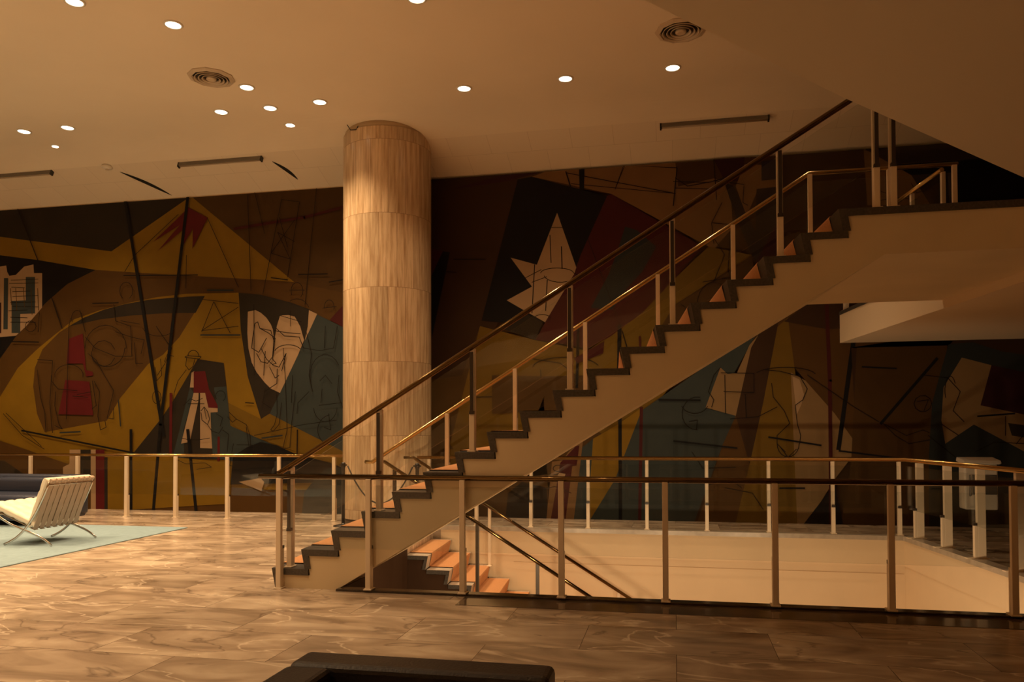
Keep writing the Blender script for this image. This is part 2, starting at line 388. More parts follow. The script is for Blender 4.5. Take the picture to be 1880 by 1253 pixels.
# 2 near rail of the upper flight
Y = 6.47
r, l = railing('railing', 'near railing climbing the front side of the carpeted upper flight',
    handrail=[[(-3.46, Y, .992), (-3.435, Y, 1.004), (BEND, Y, hz(BEND)), (2.9, Y, hz(BEND))]], hm=BRASS)
sx = [-3.337 + .832*k for k in range(6)]; sz = [RISE*(1+3*k) for k in range(6)]
pts = [((x, Y, z), (0,-1,0), hz(x)-z-.015) for x, z in zip(sx, sz)]
pts += [((x, Y, LAND_Z), (0,-1,0), hz(BEND)-LAND_Z-.015) for x in (BEND, BEND+.12, BEND+1.1)]
rail_posts(r, l, pts, lo=.32)
gp = [(x, Y, hz(x)-.98) for x in sx] + [(BEND, Y, hz(BEND)-.98), (BEND+1.1, Y, hz(BEND)-.98)]
panes(r, l, gp, (0,-1,0), z0=.34)
# 3 far rail of the upper flight and of the landing
Y = 8.79; FB = 1.42
def hf(x): return 1.0 + .6285*(x+3.49)
FH = hf(FB)
r, l = railing('railing', 'far railing of the upper flight, bending level along the landing',
    handrail=[[(-3.58, Y, 1.0), (-3.49, Y, 1.0), (FB, Y, FH), (2.86, Y, FH)]])
fx = [-2.57 + .8*k for k in range(5)]
pts = [((x, Y, max(RISE, RISE*math.floor((x-X1)/RUN+1))), (0,1,0), hf(x)-max(RISE, RISE*math.floor((x-X1)/RUN+1))-.015) for x in [-3.40]+fx]
pts += [((x, Y, LAND_Z), (0,1,0), FH-LAND_Z-.015) for x in (FB, 2.2, 2.82)]
rail_posts(r, l, pts, lo=.32, strip=False)
panes(r, l, [(x, Y, hf(x)-.98) for x in [-3.40]+fx+[FB]] + [(2.2, Y, FH-.98), (2.82, Y, FH-.98)], (0,1,0), z0=.34)
# 4, 5 rails of the flight going down
def hl(x, x0=-3.53, z0=.985): return z0 - .617*(x-x0)
Y = 9.28
r, l = railing('railing', 'near handrail of the flight going down under the upper stairs',
    handrail=[[(-3.62, Y, .985), (-3.53, Y, .985), (.9, Y, hl(.9))]], hm=BRASS, hr=.021)
lx = [-3.42, -2.36, -1.62, -.9]
rail_posts(r, l, [((x, Y+.05, -RISE*max(0, math.floor((x-LX0)/RUN+1))), (0,-1,0), hl(x)+RISE*max(0, math.floor((x-LX0)/RUN+1))-.015) for x in lx], bracket=False, w=.04, pm=SHADE_POST)
Y = 10.66
r, l = railing('railing', 'far handrail of the flight going down, by the beige stairwell wall',
    handrail=[[(-3.76, Y, .985), (-3.62, Y, .985), (.9, Y, hl(.9, -3.62))]], hm=BRASS, hr=.021)
rail_posts(r, l, [((x, Y, -RISE*max(0, math.floor((x-LX0)/RUN+1))), (0,-1,0), hl(x, -3.62)+RISE*max(0, math.floor((x-LX0)/RUN+1))-.015) for x in (-3.40, -2.52, -.75)], bracket=False, w=.04)
# 6 far and right rail of the opening
Y = 10.84; cxr = RX(10.84)+.03
rn = Vector((-1, -.109, 0)).normalized()
rpt = lambda y: (RX(y)+.05, y, .02)
r, l = railing('railing', 'L-shaped bronze-topped glass railing behind the stairwell, along the mural and its right side',
    handrail=[[(-3.62, Y, .98), (cxr, Y, .98), (RX(7.0)+.05, 7.0, .98)]])
fxs = [on_y(px, 960, Y).x for px in (875, 975, 1080, 1188, 1298, 1412, 1530, 1652)]
fxs = [-3.45] + fxs
rail_posts(r, l, [((x, Y, .02), (0,-1,0), .95) for x in fxs], strip=False)
rys = [10.55, 9.8, 9.05, 8.3, 7.5]
rail_posts(r, l, [(rpt(y), rn, .95) for y in rys], strip=False, d=.085)
panes(r, l, [(x, Y, 0) for x in fxs], (0,-1,0))
panes(r, l, [(RX(y)+.05, y, 0) for y in [10.8]+rys[1:]], rn)
# 7 left rail before the mural
Y = 11.19
r, l = railing('railing', 'low railing on the left in front of the mural, ending at the column',
    handrail=[[(-13.0, Y+.12, .98), (-4.93, Y, .985)]])
lxs = [on_y(px, 950, Y).x for px in (-28, 57, 143, 233, 323, 418, 513, 614)]
rail_posts(r, l, [((x, Y, 0), (0,1,0), .965) for x in lxs], strip=False, w=.05)
panes(r, l, [(x, Y, 0) for x in lxs], (0,1,0))
# 8 gallery rail above
ex = lambda y: 2.33 + (WALL_Y-y)*.115 + .06
r, l = railing('railing', 'short railing on the gallery edge beside the landing, mostly hidden by the upper slab',
    handrail=[[(ex(8.95), 8.95, FH), (ex(12.1), 12.1, FH)]])
gys = [8.98, 9.75, 10.5, 11.25, 12.0]
gn = Vector((-1, -.115, 0)).normalized()
rail_posts(r, l, [((ex(y), y, GZ1), gn, FH-GZ1-.015) for y in gys], strip=False)
panes(r, l, [(ex(y), y, GZ1) for y in gys], gn)

# ------------------------------------------------------------------ upper flight
st = thing('staircase', 'straight beige staircase with dark stepped nosings climbing to the right', 'staircase', (X1, SY0, 0)); sl = st.location.copy()
TH = .055; SL = .034
BX = -2.868 + 2.70/.608
GX = lambda y: 2.33 + (WALL_Y-y)*.115
xl = 2.86
pts = [(X1+SL+.04, 0.0)]
for k in range(1, 19):
    pts.append((nose(k)+SL*.3+TH*.8, RISE*k-TH))
    if k < 18: pts.append((nose(k+1)+SL+TH*.8, RISE*k-TH))
xb = -2.868 + 2.70/.608
pts += [(GX(SY0)-.004, LAND_Z-TH), (GX(SY0)-.004, 2.70), (xb, 2.70), (-2.868, 0.0)]
mb = MB(); mb.prism([Vector((x, SY0+.012, z)) for x, z in pts], (0, SY1-SY0-.024, 0)); shear(mb, SY0)
mb.build('stair_body', STRING, st, sl, weld=False)
for k in range(1, 19):
    z = RISE*k; x0 = nose(k); x1 = nose(k+1) + SL + TH*.6 if k < 18 else GX(SY0)-.004
    zb = RISE*(k-1)
    q = [(x0, z), (x1, z), (x1, z-TH), (x0+SL*.4+TH, z-TH), (x0+SL+TH, zb+.001), (x0+SL, zb+.001)]
    mb = MB(); mb.prism([Vector((x, SY0, zz)) for x, zz in q], (0, SY1-SY0, 0)); shear(mb, SY0)
    mb.build('tread', TREAD, st, sl, weld=False)
cy0, cy1 = SY0+.24, SY1-.24; ct = .010
mb = MB(); path = []
for k in range(1, 19):
    path += [(nose(k)+SL-.004, RISE*(k-1)+(.0 if k == 1 else ct)), (nose(k)-.006, RISE*k-.01), (nose(k)+.002, RISE*k+ct)]
path += [(2.55, LAND_Z+ct)]
low = []
for i, (x, z) in enumerate(path): low.append((x, z))
for a, b in zip(path, path[1:]):
    mb.poly([Vector((a[0], cy0, a[1])), Vector((b[0], cy0, b[1])), Vector((b[0], cy1, b[1])), Vector((a[0], cy1, a[1]))])
shear(mb, SY0).build('carpet_runner', CARPET, st, sl)

# ------------------------------------------------------------------ lower flight
st = thing('staircase', 'orange carpeted flight going down into the stairwell behind the upper stairs', 'staircase', (LX0, LY0, 0)); sl = st.location.copy()
def ln(k): return LX0 + k*RUN                    # nosing of the tread at z=-k*RISE
NL = 18; pts = []
for k in range(1, NL):
    pts += [(ln(k-1)-.02, -RISE*k-TH), (ln(k)-.06, -RISE*k-TH)]
pts += [(ln(NL), LZ), (ln(NL)-.5, LZ)]
pts += [(LX0-.05, -.75), (LX0-.05, -RISE-TH)]
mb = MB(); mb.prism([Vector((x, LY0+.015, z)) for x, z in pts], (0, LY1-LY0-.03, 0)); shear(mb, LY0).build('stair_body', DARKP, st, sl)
for k in range(1, NL):
    z = -RISE*k
    q = [(ln(k-1)-.02, z), (ln(k), z), (ln(k)-SL, z-RISE), (ln(k)-SL-.045, z-RISE), (ln(k)-.05, z-.05), (ln(k-1)-.02, z-.05)]
    o = shear(MB().prism([Vector((x, LY0+.004, zz)) for x, zz in q], (0, LY1-LY0-.004, 0)), LY0).build('tread', LTREAD, st, sl)
    MB().prism([Vector((x, LY0, zz)) for x, zz in q], (0, .004, 0)).build('tread_edge', TREAD, o, sl)
mb = MB(); path = [(LX0, -.01), (LX0-SL+.004, -RISE+ct)]
for k in range(1, NL):
    path += [(ln(k)+.002, -RISE*k+ct), (ln(k)+.006, -RISE*k-.01), (ln(k)-SL+.006, -RISE*(k+1)+ct)]
for a, b in zip(path, path[1:]):
    mb.poly([Vector((a[0], LY0+.19, a[1])), Vector((b[0], LY0+.19, b[1])), Vector((b[0], LY1-.12, b[1])), Vector((a[0], LY1-.12, a[1]))])
shear(mb, LY0).build('carpet_runner', CARPET, st, sl)

# ------------------------------------------------------------------ column
CC = Vector((-4.285, 11.40, 0)); CR = .665
co = thing('column', 'thick round travertine column in front of the mural', 'column', CC)
bm = bmesh.new(); n = 96; uvl = bm.loops.layers.uv.new('UVMap'); zs = [.07, 1.3, 2.6, 3.9, 5.1, 5.80]
rings = [[bm.verts.new((CR*math.cos(2*math.pi*j/n), CR*math.sin(2*math.pi*j/n), z)) for j in range(n)] for z in zs]
for i in range(len(zs)-1):
    for j in range(n):
        f = bm.faces.new((rings[i][j], rings[i][(j+1) % n], rings[i+1][(j+1) % n], rings[i+1][j])); f.smooth = True
        for lp, (a, zz) in zip(f.loops, ((j, zs[i]), (j+1, zs[i]), (j+1, zs[i+1]), (j, zs[i+1]))): lp[uvl].uv = (a*2*math.pi*CR/n, zz+.87)
me = bpy.data.meshes.new('shaft'); bm.to_mesh(me); bm.free(); me.materials.append(TRAV)
o = bpy.data.objects.new('shaft', me); COL.objects.link(o); o.parent = co
MB().lathe([(CR-.012, .0), (CR-.012, .075)], n=64).build('base_ring', mat('column_base', (.06,.04,.03), .5), co)
MB().lathe([(CR-.012, 5.75), (CR-.012, 5.892)], n=64).build('top_collar', mat('collar_paint', (.5,.38,.24), .7), co)
a = math.radians(238); cw = Vector((CR*math.cos(a), CR*math.sin(a), 5.80))
MB().tube([cw+Vector((-.06,-.03,.085)), cw+Vector((0,-.03,-.01)), cw+Vector((.10,-.05,-.02)), cw+Vector((.13,-.06,.03))], .006, n=6).build('cable', BLACK, co)

# ------------------------------------------------------------------ ceiling fittings
DL = [((137,3),'nearest downlight at the upper left corner of the ceiling'), ((318,45),'downlight between the upper left corner and the left air vent'),
      ((453,160),'downlight just right of the left air vent'), ((406,205),'downlight left end of the row below the left air vent'),
      ((496,198),'middle downlight of the row below the left air vent'), ((534,230),'downlight nearest the mural, left of the column'),
      ((587,187),'downlight just left of the column top'), ((44,241),'downlight at the far left edge of the ceiling'),
      ((124,234),'right-hand downlight of the far left cluster'), ((104,269),'downlight closest to the mural in the far left cluster'),
      ((852,162),'first downlight right of the column'), ((1038,144),'second downlight right of the column, mid ceiling'),
      ((1235,124),'downlight above the stairs, below the right air vent'), ((765,-3),'downlight at the top edge above the column')]
for (px, py), lab in DL:
    p = on_z(px, py, CEIL_Z)
    t = thing('downlight', 'round recessed ' + lab, 'ceiling light', p, 'recessed ceiling downlights')
    MB().lathe([(.105, .0), (.105, -.008), (.085, -.012), (.083, -.004), (.083, .0)], n=28).build('trim_ring', WHITEP, t)
    MB().lathe([(.082, -.006), (.06, -.016), (.02, -.02)], n=24).build('lens', LENS, t)
    spot('downlight_lamp', p + Vector((0,0,-.05)), LAMP_W*(.75 if px > 800 else 1))
spot('unseen_lamp', on_z(1452, 100, CEIL_Z-.04), LAMP_W*.35)      # next of the row, behind the gallery slab
for (px, py), lab in (((388,142),'round louvred air vent on the left of the ceiling'), ((1250,55),'round louvred air vent partly cut off by the gallery slab')):
    p = on_z(px, py, CEIL_Z); t = thing('air_vent', lab, 'vent', p, 'round ceiling air vents')
    MB().lathe([(.29, 0), (.29, -.012), (.24, -.03), (.225, -.012), (.225, 0)], n=10, smooth=False).build('outer_frame', GRILLE, t)
    MB().lathe([(.224, -.002), (.224, -.006)], n=32).build('backing', VOID, t)
    for rr in (.19, .145, .10):
        m = MB(); n = 32; A = []
        for r_, z_ in ((rr, -.006), (rr+.018, -.034), (rr+.012, -.036), (rr-.008, -.008)):
            A.append([m.bm.verts.new((r_*math.cos(2*math.pi*j/n), r_*math.sin(2*math.pi*j/n), z_)) for j in range(n)])
        for q in range(4):
            for j in range(n): m.bm.faces.new((A[q][j], A[q][(j+1) % n], A[(q+1) % 4][(j+1) % n], A[(q+1) % 4][j])).smooth = True
        m.build('louvre_ring', GRILLE, t)
    MB().lathe([(.062, -.006), (.062, -.034), (.04, -.042)], n=24).build('centre_cap', GRILLE, t)
p, nn = on_slope(197, 306); t = thing('smoke_detector', 'small white smoke detector on the sloped ceiling at the left', 'smoke detector', p)
MB().lathe([(.085, .01), (.085, -.02), (.06, -.045), (.02, -.05)], n=24).build('housing', WHITEP, t)
MB().lathe([(.03, -.048), (.03, -.058)], n=16).build('sensor', GRILLE, t)
for x0, y0, x1, y1, lab in ((-70,330,101,322,'unlit strip light cut off by the left edge of the picture'), (329,303,481,292,'unlit strip light on the sloped ceiling left of the column'), (1213,232,1411,215,'unlit strip light on the sloped ceiling above the stairs')):
    a, nn = on_slope(x0, y0, .03); b, _ = on_slope(x1, y1, .03); b = Vector((b.x, a.y, a.z)); c = (a+b)/2
    t = thing('strip_light', lab, 'ceiling light', c, 'unlit strip lights'); hx = Vector((abs(b.x-a.x)/2, 0, 0)); s_ = Vector((0, -nn.z, nn.y))
    MB().obox((0,0,0), hx, s_*.028, nn*.03).build('housing', FIXT, t, bevel=.004)
    MB().tube([-hx*.97 + nn*.035, hx*.97 + nn*.035], .013, n=10).build('tube', mat('dead_tube', (.35,.28,.2), .3), t)
    for s in (-1, 1): MB().obox(hx*s, (.012,0,0), s_*.03, nn*.05).build('end_cap', BLACK, t)
for A, B, wd in (((220,316),(315,359),.040), ((500,297),(547,330),.034)):
    a, nn = on_slope(*A, .004); b, _ = on_slope(*B, .004); d = (b-a); sd = d.cross(nn).normalized(); L_, R_ = [], []
    for i in range(13):
        t_ = i/12; c = a + d*t_ + sd*(-.03*math.sin(math.pi*t_)); ww = wd*math.sin(math.pi*t_)**.8 + .003
        L_.append(c + sd*ww); R_.append(c - sd*ww)
    struct(MB().prism(L_ + R_[::-1], -nn*.003).build('trim_7', GAP))

# ------------------------------------------------------------------ mural
PAL = {'ochre':(.19,.085,.018),'yellow':(.36,.20,.012),'brown':(.115,.056,.012),'dbrown':(.07,.032,.012),'char':(.042,.031,.021),'black':(.010,.009,.010),
       'teal':(.062,.080,.078),'dteal':(.04,.05,.05),'red':(.17,.014,.016),'dred':(.10,.014,.014),'cream':(.66,.44,.25),'tan':(.33,.18,.07),'ltan':(.40,.25,.11),'maroon':(.06,.015,.02),'line':(.018,.010,.006),'purple':(.05,.04,.05),'rust':(.14,.066,.013),'olive':(.25,.14,.012)}
keys = list(PAL); MM = [mat('mural_'+k, tuple(c*.45 for c in PAL[k]), .6, noise=.07, nscale=3, spec=.15) for k in keys]
mu = MB(); lay = [0]
def mp(x, y): 
    v = on_y(x, y, WALL_Y); v.z = min(5.405, max(0.0, v.z)); v.x = max(-14.97, min(7.9, v.x)); return v
def P(c, *pts):
    lay[0] += 1; o = Vector((0, -.0007*lay[0] - .004, 0))
    f = mu.bm.faces.new([mu.bm.verts.new(mp(*p)+o) for p in pts]); f.material_index = keys.index(c)
def Lw(c, wd, *pts):                            # painted line of a width given in picture pixels
    lay[0] += .25; o = Vector((0, -.0007*lay[0] - .004, 0)); h = wd/2
    for (x0, y0), (x1, y1) in zip(pts, pts[1:]):
        l_ = math.hypot(x1-x0, y1-y0) or 1; ux, uy = (x1-x0)/l_*h*.6, (y1-y0)/l_*h*.6; nx_, ny_ = -(y1-y0)/l_*h, (x1-x0)/l_*h
        f = mu.bm.faces.new([mu.bm.verts.new(mp(*p)+o) for p in ((x0-ux+nx_,y0-uy+ny_),(x1+ux+nx_,y1+uy+ny_),(x1+ux-nx_,y1+uy-ny_),(x0-ux-nx_,y0-uy-ny_))])
        f.material_index = keys.index(c)
def arc(cx_, cy_, rx, ry, a0, a1, n=10):
    return [(cx_+rx*math.cos(math.radians(a0+(a1-a0)*i/n)), cy_+ry*math.sin(math.radians(a0+(a1-a0)*i/n))) for i in range(n+1)]
P('brown', (-420,330),(2300,200),(2300,1000),(-420,945))
# ---- left third
P('char', (-420,370),(0,340),(350,330),(347,363),(205,462),(0,435),(-420,400))
P('yellow', (-420,400),(0,435),(205,462),(347,363),(355,364),(540,518),(482,514),(300,504),(176,496),(71,478),(0,469),(-420,430))
P('rust', (176,496),(300,504),(482,514),(539,518),(640,540),(640,620),(583,578),(535,556),(480,542),(439,538),(343,540),(240,556),(137,587),(69,642),(34,676),(0,731),(-30,760),(0,660),(30,618),(48,600),(83,558),(124,522))
P('black', (-420,430),(0,469),(71,478),(176,496),(124,522),(83,558),(48,600),(30,618),(0,660),(-60,740),(-420,740))
P('cream', (-30,492),(0,490),(12,488),(14,500),(18,507),(30,505),(45,490),(62,486),(63,502),(78,502),(78,565),(48,600),(30,617),(-30,622))
P('teal', (48,509),(65,509),(65,576),(38,577),(38,612),(22,612),(22,553),(48,552)); P('teal', (8,511),(16,511),(15,605),(7,605)); P('maroon', (-30,556),(3,556),(3,612),(-30,612))
for yy in (515,521,528,536,545,556,563,571,583,592): Lw('line', 1, (16+(yy*7)%9,yy),(46+(yy*5)%30,yy+(yy%5)-2))
for xx in (20,30,44,58,70): Lw('rust', 1.2, (xx,530),(xx+2,560+xx%20))
P('yellow', (439,538),(343,540),(290,546),(240,556),(185,570),(137,587),(103,614),(69,642),(34,676),(0,731),(-120,880),(60,900),(640,900),(640,800),(500,742),(455,690))
P('rust', (377,544),(345,545),(274,553),(192,570),(137,594),(110,611),(79,642),(65,676),(62,710),(69,760),(83,794),(99,791),(197,773),(222,731),(273,669),(300,652),(330,620))
P('char', (377,544),(320,547),(274,551),(230,559),(192,569),(155,584),(127,600),(185,587),(240,580),(300,576),(360,575))
P('char', (439,538),(480,542),(535,556),(567,568),(583,577),(515,722),(496,760),(480,770),(456,693),(443,607))
P('cream', *( [(456,573),(470,570),(480,575),(490,584),(498,596),(502,606),(504,630),(509,600),(515,580),(530,579),(542,582),(552,600),(559,625),(540,672),(515,722),(498,714),(487,703),(472,684),(463,666),(457,640),(455,612)]))
P('cream', (568,570),(583,577),(563,621),(560,628),(566,600))
P('teal', (583,578),(640,606),(640,834),(549,788),(496,760),(515,722))
P('dred', (650,540),(606,588),(640,606),(650,606))
P('olive', (480,770),(496,760),(549,788),(640,834),(640,872),(600,846),(545,830),(470,803),(425,780),(420,740))
P('char', (364,660),(412,667),(417,710),(425,800),(440,845),(240,840),(298,768),(320,735))
P('teal', (394,712),(417,710),(424,782),(470,803),(530,828),(560,842),(440,850),(392,840),(389,790),(388,757),(401,757)); P('teal', (350,712),(357,722),(338,790),(340,850),(316,850))
P('cream', (353,685),(358,682),(358,712),(350,712))
P('red', (357,683),(378,682),(385,715),(401,745),(401,751),(382,752),(378,722),(357,722))
P('cream', (357,722),(366,722),(366,735),(350,812),(334,815)); P('cream', (369,722),(378,722),(384,749),(401,750),(401,757),(388,758),(389,790),(391,824),(369,823))
P('red', (313,722),(318,722),(317,890),(312,890)); P('red', (401,802),(405,802),(405,893),(400,893))
P('red', (128,623),(154,613),(160,680),(172,683),(173,690),(160,692),(154,668),(124,668)); P('red', (122,698),(166,701),(173,763),(109,761))
P('red', (347,382),(383,401),(355,458),(356,420),(336,455),(341,420),(291,462),(332,414),(283,445),(334,396))
Lw('dred', 5, (432,421),(560,400),(645,378))
# below the left rail
P('rust', (-420,800),(0,809),(51,826),(120,850),(200,870),(360,890),(560,905),(640,915),(640,1000),(-420,1000)); P('char', (-60,850),(10,846),(60,880),(60,905),(-60,905))
P('cream', (130,826),(150,826),(150,885),(118,885),(118,858),(130,852)); P('char', (150,826),(169,826),(169,875),(150,875)); P('cream', (169,826),(178,826),(178,960),(169,960)); P('red', (178,826),(194,826),(194,960),(178,960)); P('char',(194,840),(200,840),(200,960),(194,960))
P('yellow', (200,845),(243,832),(425,850),(425,925),(240,960),(200,960))
P('black', (430,838),(455,822),(480,812),(510,818),(540,832),(600,848),(640,862),(640,885),(425,890)); P('cream', (440,885),(480,878),(487,885),(482,902))
P('dteal', (560,905),(580,880),(600,860),(640,858),(640,960),(556,960)); P('rust', (440,905),(560,905),(556,960),(430,960))
Lw('black', 5.5, (233,350),(297,768),(303,800)); Lw('black', 5.5, (347,340),(297,780),(284,960)); Lw('line', 1.8, (36,360),(72,478)); Lw('line', 1.8, (98,548),(117,604))
Lw('black', 3.2, (43,791),(247,832)); Lw('black', 5, (243,790),(243,960)); Lw('black', 5.5, (347,790),(362,960)); Lw('dteal', 2.6, (113,795),(150,793)); Lw('dteal', 2, (220,735),(224,783)); Lw('dteal', 2.6, (483,805),(520,800)); Lw('line', 2.2, (548,790),(547,850))
Lw('dteal', 3, (383,534),(430,534)); Lw('dteal', 2.6, (371,616),(443,616)); Lw('line', 2, (453,740),(468,741)); Lw('line', 2, (230,507),(365,506)); Lw('line', 2, (173,558),(220,557)); Lw('line', 2, (550,505),(603,504)); Lw('line', 2, (606,519),(640,513)); Lw('line', 2, (500,511),(530,515)); Lw('line', 2.2, (25,628),(74,629))
# pencil figures, left
k = 1.1
Lw('line', k, (383,401),(440,528)); Lw('line', k, (457,360),(463,535)); Lw('line', k, (470,350),(488,430)); Lw('line', k, (583,345),(562,560)); Lw('line', k, (519,368),(485,540)); Lw('line', k, (552,372),(530,510)); Lw('line', k, (519,368),(552,372)); Lw('line', k, (512,428),(543,445)); Lw('line', k, (500,466),(535,477)); Lw('line', k, (512,428),(535,477)); Lw('line', k, (543,405),(500,466)); Lw('line', k, (515,400),(530,455))
Lw('line', k, (330,395),(250,470),(232,500)); Lw('line', k, (345,470),(344,530)); Lw('line', k, (375,551),(440,558)); Lw('line', k, (395,555),(373,610)); Lw('line', k, (395,555),(425,612)); Lw('line', k, (440,565),(373,608),(440,600))
Lw('line', k, *arc(197,640,38,42,180,360), *arc(200,640,32,34,0,150)); Lw('line', k, *arc(193,650,22,24,20,340)); Lw('line', k, (160,620),(178,640),(215,655),(245,655),(243,600),(215,590),(212,560)); Lw('line', k, (215,610),(245,620),(268,625),(262,650)); Lw('line', k, (250,630),(252,668),(265,668)); Lw('line', k, (72,661),(100,663),(98,700),(110,715),(145,718)); Lw('line', k, *arc(130,690,26,20,170,370)); Lw('line', k, (72,680),(78,730),(86,760),(88,795)); Lw('line', k, (98,690),(95,740),(100,795)); Lw('line', k, (106,720),(104,745),(112,780),(118,788),(104,782)); Lw('line', k, (145,725),(172,720)); Lw('line', k, (137,728),(165,730)); Lw('line', k, (176,700),(186,720),(183,765),(188,790),(198,785),(196,773)); Lw('line', k, (195,690),(212,718),(203,755),(200,768),(211,770),(212,750)); Lw('line', k, (173,700),(180,745),(172,752)); Lw('line', k, (165,650),(180,662),(195,690)); Lw('line', k, (125,770),(130,600),(133,585)); Lw('line', k, (150,570),(160,610)); Lw('line', k, *arc(145,585,10,14,150,400)); Lw('line', k, *arc(235,535,12,16,120,420)); Lw('line', k, *arc(60,600,10,10,0,360)); Lw('line', k, (76,575),(74,610)); Lw('line', k, (290,600),(300,615),(318,640),(305,670),(292,690)); Lw('line', k, *arc(295,600,30,18,20,170)); Lw('line', k, (225,590),(260,596)); Lw('line', k, (15,759),(80,820)); Lw('line', k, (10,760),(45,800),(85,825)); Lw('line', k, *arc(291,730,8,12,0,360)); Lw('line', k, (288,675),(291,700),(300,690),(298,660)); Lw('line', k, (305,665),(310,652),(322,655))
Lw('line', 1.3, (343,656),(349,654),(372,656),(369,660),(343,657)); Lw('line', 1.3, *arc(358,655,10,11,180,360)); Lw('line', 1.2, (346,658),(344,672),(350,680),(357,674),(361,660)); Lw('line', k, (345,680),(330,700),(323,722),(320,760)); Lw('line', k, (340,745),(352,733),(363,737),(375,732)); Lw('line', k, (348,742),(378,742)); Lw('line', 1.3, (372,755),(378,748),(384,756),(388,770),(384,780),(374,772),(372,758)); Lw('line', k, (378,750),(382,770)); Lw('line', k, (384,780),(392,792),(405,796),(412,785)); Lw('line', k, *arc(408,728,9,10,150,420)); Lw('line', k, (400,760),(412,768),(407,783)); Lw('line', k, (423,757),(437,770),(430,776),(421,766)); Lw('line', k, (437,770),(455,780),(462,800),(463,820)); Lw('line', k, (455,785),(460,820)); Lw('line', k, (438,817),(476,818)); Lw('line', k, (412,790),(423,798),(420,830)); Lw('line', k, (337,805),(350,808),(368,808),(388,805))
# horse heads
Lw('line', 1.4, (471,595),(476,592),(480,604),(500,608),(506,628)); Lw('line', 1.4, (471,595),(467,620),(465,640),(478,648),(492,622)); Lw('line', 1.4, (480,604),(495,612),(508,622),(504,655),(494,668),(482,665),(474,650)); Lw('line', 1.3, (490,646),(487,690)); Lw('line', 1.4, (482,640),(492,660),(505,672),(515,675),(528,650),(520,682)); Lw('line', 1.4, (506,608),(530,612),(554,614)); Lw('line', 1.4, (510,604),(525,618),(552,620),(560,640)); Lw('line', 1.4, *arc(532,650,26,16,200,330)); Lw('line', 1.4, (506,620),(503,660),(510,668),(503,670)); Lw('line', 1.4, (512,678),(511,705),(488,720)); Lw('line', 1.3, (498,675),(508,695),(515,690)); Lw('line', k, (469,560),(470,690)); Lw('line', k, (536,572),(536,600)); Lw('line', k, (515,580),(556,592)); Lw('line', k, (523,640),(527,700),(530,790),(522,825),(535,822),(538,780),(545,720)); Lw('line', k, (511,720),(512,760),(507,780),(500,790),(505,792),(515,780),(520,740)); Lw('line', k, (470,800),(560,780),(620,772)); Lw('line', k, (490,715),(485,740),(500,750))
Lw('line', k, *arc(548,535,11,15,150,410)); Lw('line', k, (534,534),(562,534)); Lw('line', k, *arc(607,565,9,13,170,380)); Lw('line', k, (595,567),(620,564)); Lw('line', k, *arc(548,580,25,30,240,330)); Lw('line', k, (565,610),(575,650),(570,690),(577,720)); Lw('line', k, (560,640),(590,645),(615,640),(622,600)); Lw('line', k, *arc(600,690,28,38,160,330)); Lw('line', k, (588,745),(630,740)); Lw('line', k, *arc(600,745,22,30,10,170)); Lw('line', k, (590,700),(600,690),(612,705)); Lw('line', k, (594,715),(592,740)); Lw('line', k, (570,720),(550,740),(548,760)); Lw('line', k, (625,690),(622,720),(632,750)); Lw('line', k, *arc(612,790,26,28,100,260)); Lw('line', k, (600,600),(598,640)); Lw('line', k, (540,690),(538,740)); Lw('line', k, (606,760),(610,790),(598,785)); Lw('line', k, (432,815),(425,855),(440,858)); Lw('line', k, (330,845),(345,852),(380,850),(392,858),(365,862))
# ---- middle
P('dbrown', (780,320),(1010,300),(1010,440),(900,620),(850,700),(780,720)); P('maroon', (820,352),(930,320),(1010,312),(930,335))
P('dred', (780,455),(815,463),(780,540)); P('black', (815,463),(828,465),(790,645),(780,660),(780,540))
P('brown', (780,700),(850,690),(883,600),(837,782),(815,860),(780,860))
P('brown', (950,330),(1000,310),(1240,290),(1600,260),(1600,480),(1300,455),(1122,358))
P('tan', (1003,314),(1240,300),(1245,345),(1310,330),(1340,340),(1345,420),(1310,460),(1122,358),(978,327))
P('olive', (883,600),(837,782),(810,880),(1090,880),(1240,700),(1350,560),(1380,470),(1300,455),(1240,512),(1180,575),(1080,645),(985,626))
P('brown', (1150,700),(1240,560),(1380,470),(1390,560),(1240,700))
P('black', (952,332),(978,327),(1115,363),(1068,470),(1055,500),(985,600),(886,590))
P('char', (964,576),(998,593),(984,625),(926,606))
P('dred', (1122,358),(1290,455),(1240,512),(1180,575),(1120,620),(1080,640),(985,625),(1003,592),(1060,490),(1067,470),(1115,363))
P('cream', (1024,393),(1059,493),(1055,505),(1002,593),(970,575),(932,553),(978,528),(939,475),(987,488))
P('dteal', (1148,418),(1170,425),(1205,455),(1180,500),(1150,533),(1125,570),(1085,567),(1119,504),(1135,460))
Lw('line', 1.6, (1011,434),(1013,484)); Lw('line', 2, (1032,455),(1033,495)); Lw('line', 1.8, (983,488),(978,576)); Lw('line', 1.8, (1006,516),(1003,572)); Lw('line', 1.3, *arc(1024,503,30,9,180,360), *arc(1030,506,30,14,0,170)); Lw('line', 1.2, (966,512),(995,497)); Lw('line', 1.2, (978,520),(1005,510)); Lw('line', 1.2, *arc(997,585,14,6,180,400)); Lw('line', 1.2, (1014,420),(1034,420)); Lw('line', k, (1080,440),(1140,600)); Lw('line', k, (1050,340),(1240,358))
P('black', (1064,305),(1074,305),(1073,352),(1065,350)); Lw('line', 2.2, (1040,318),(1050,350)); Lw('line', 1.6, (1155,303),(1243,311),(1236,380)); Lw('line', 1.4, (1040,320),(1235,357)); Lw('line', k, (1145,305),(1130,350),(1147,305)); Lw('line', 1.2, (1236,336),(1300,338),(1330,330)); Lw('line', 1.2, (1240,348),(1310,350)); Lw('line', 1.8, (835,478),(893,478)); Lw('line', 1.3, (815,500),(840,502))
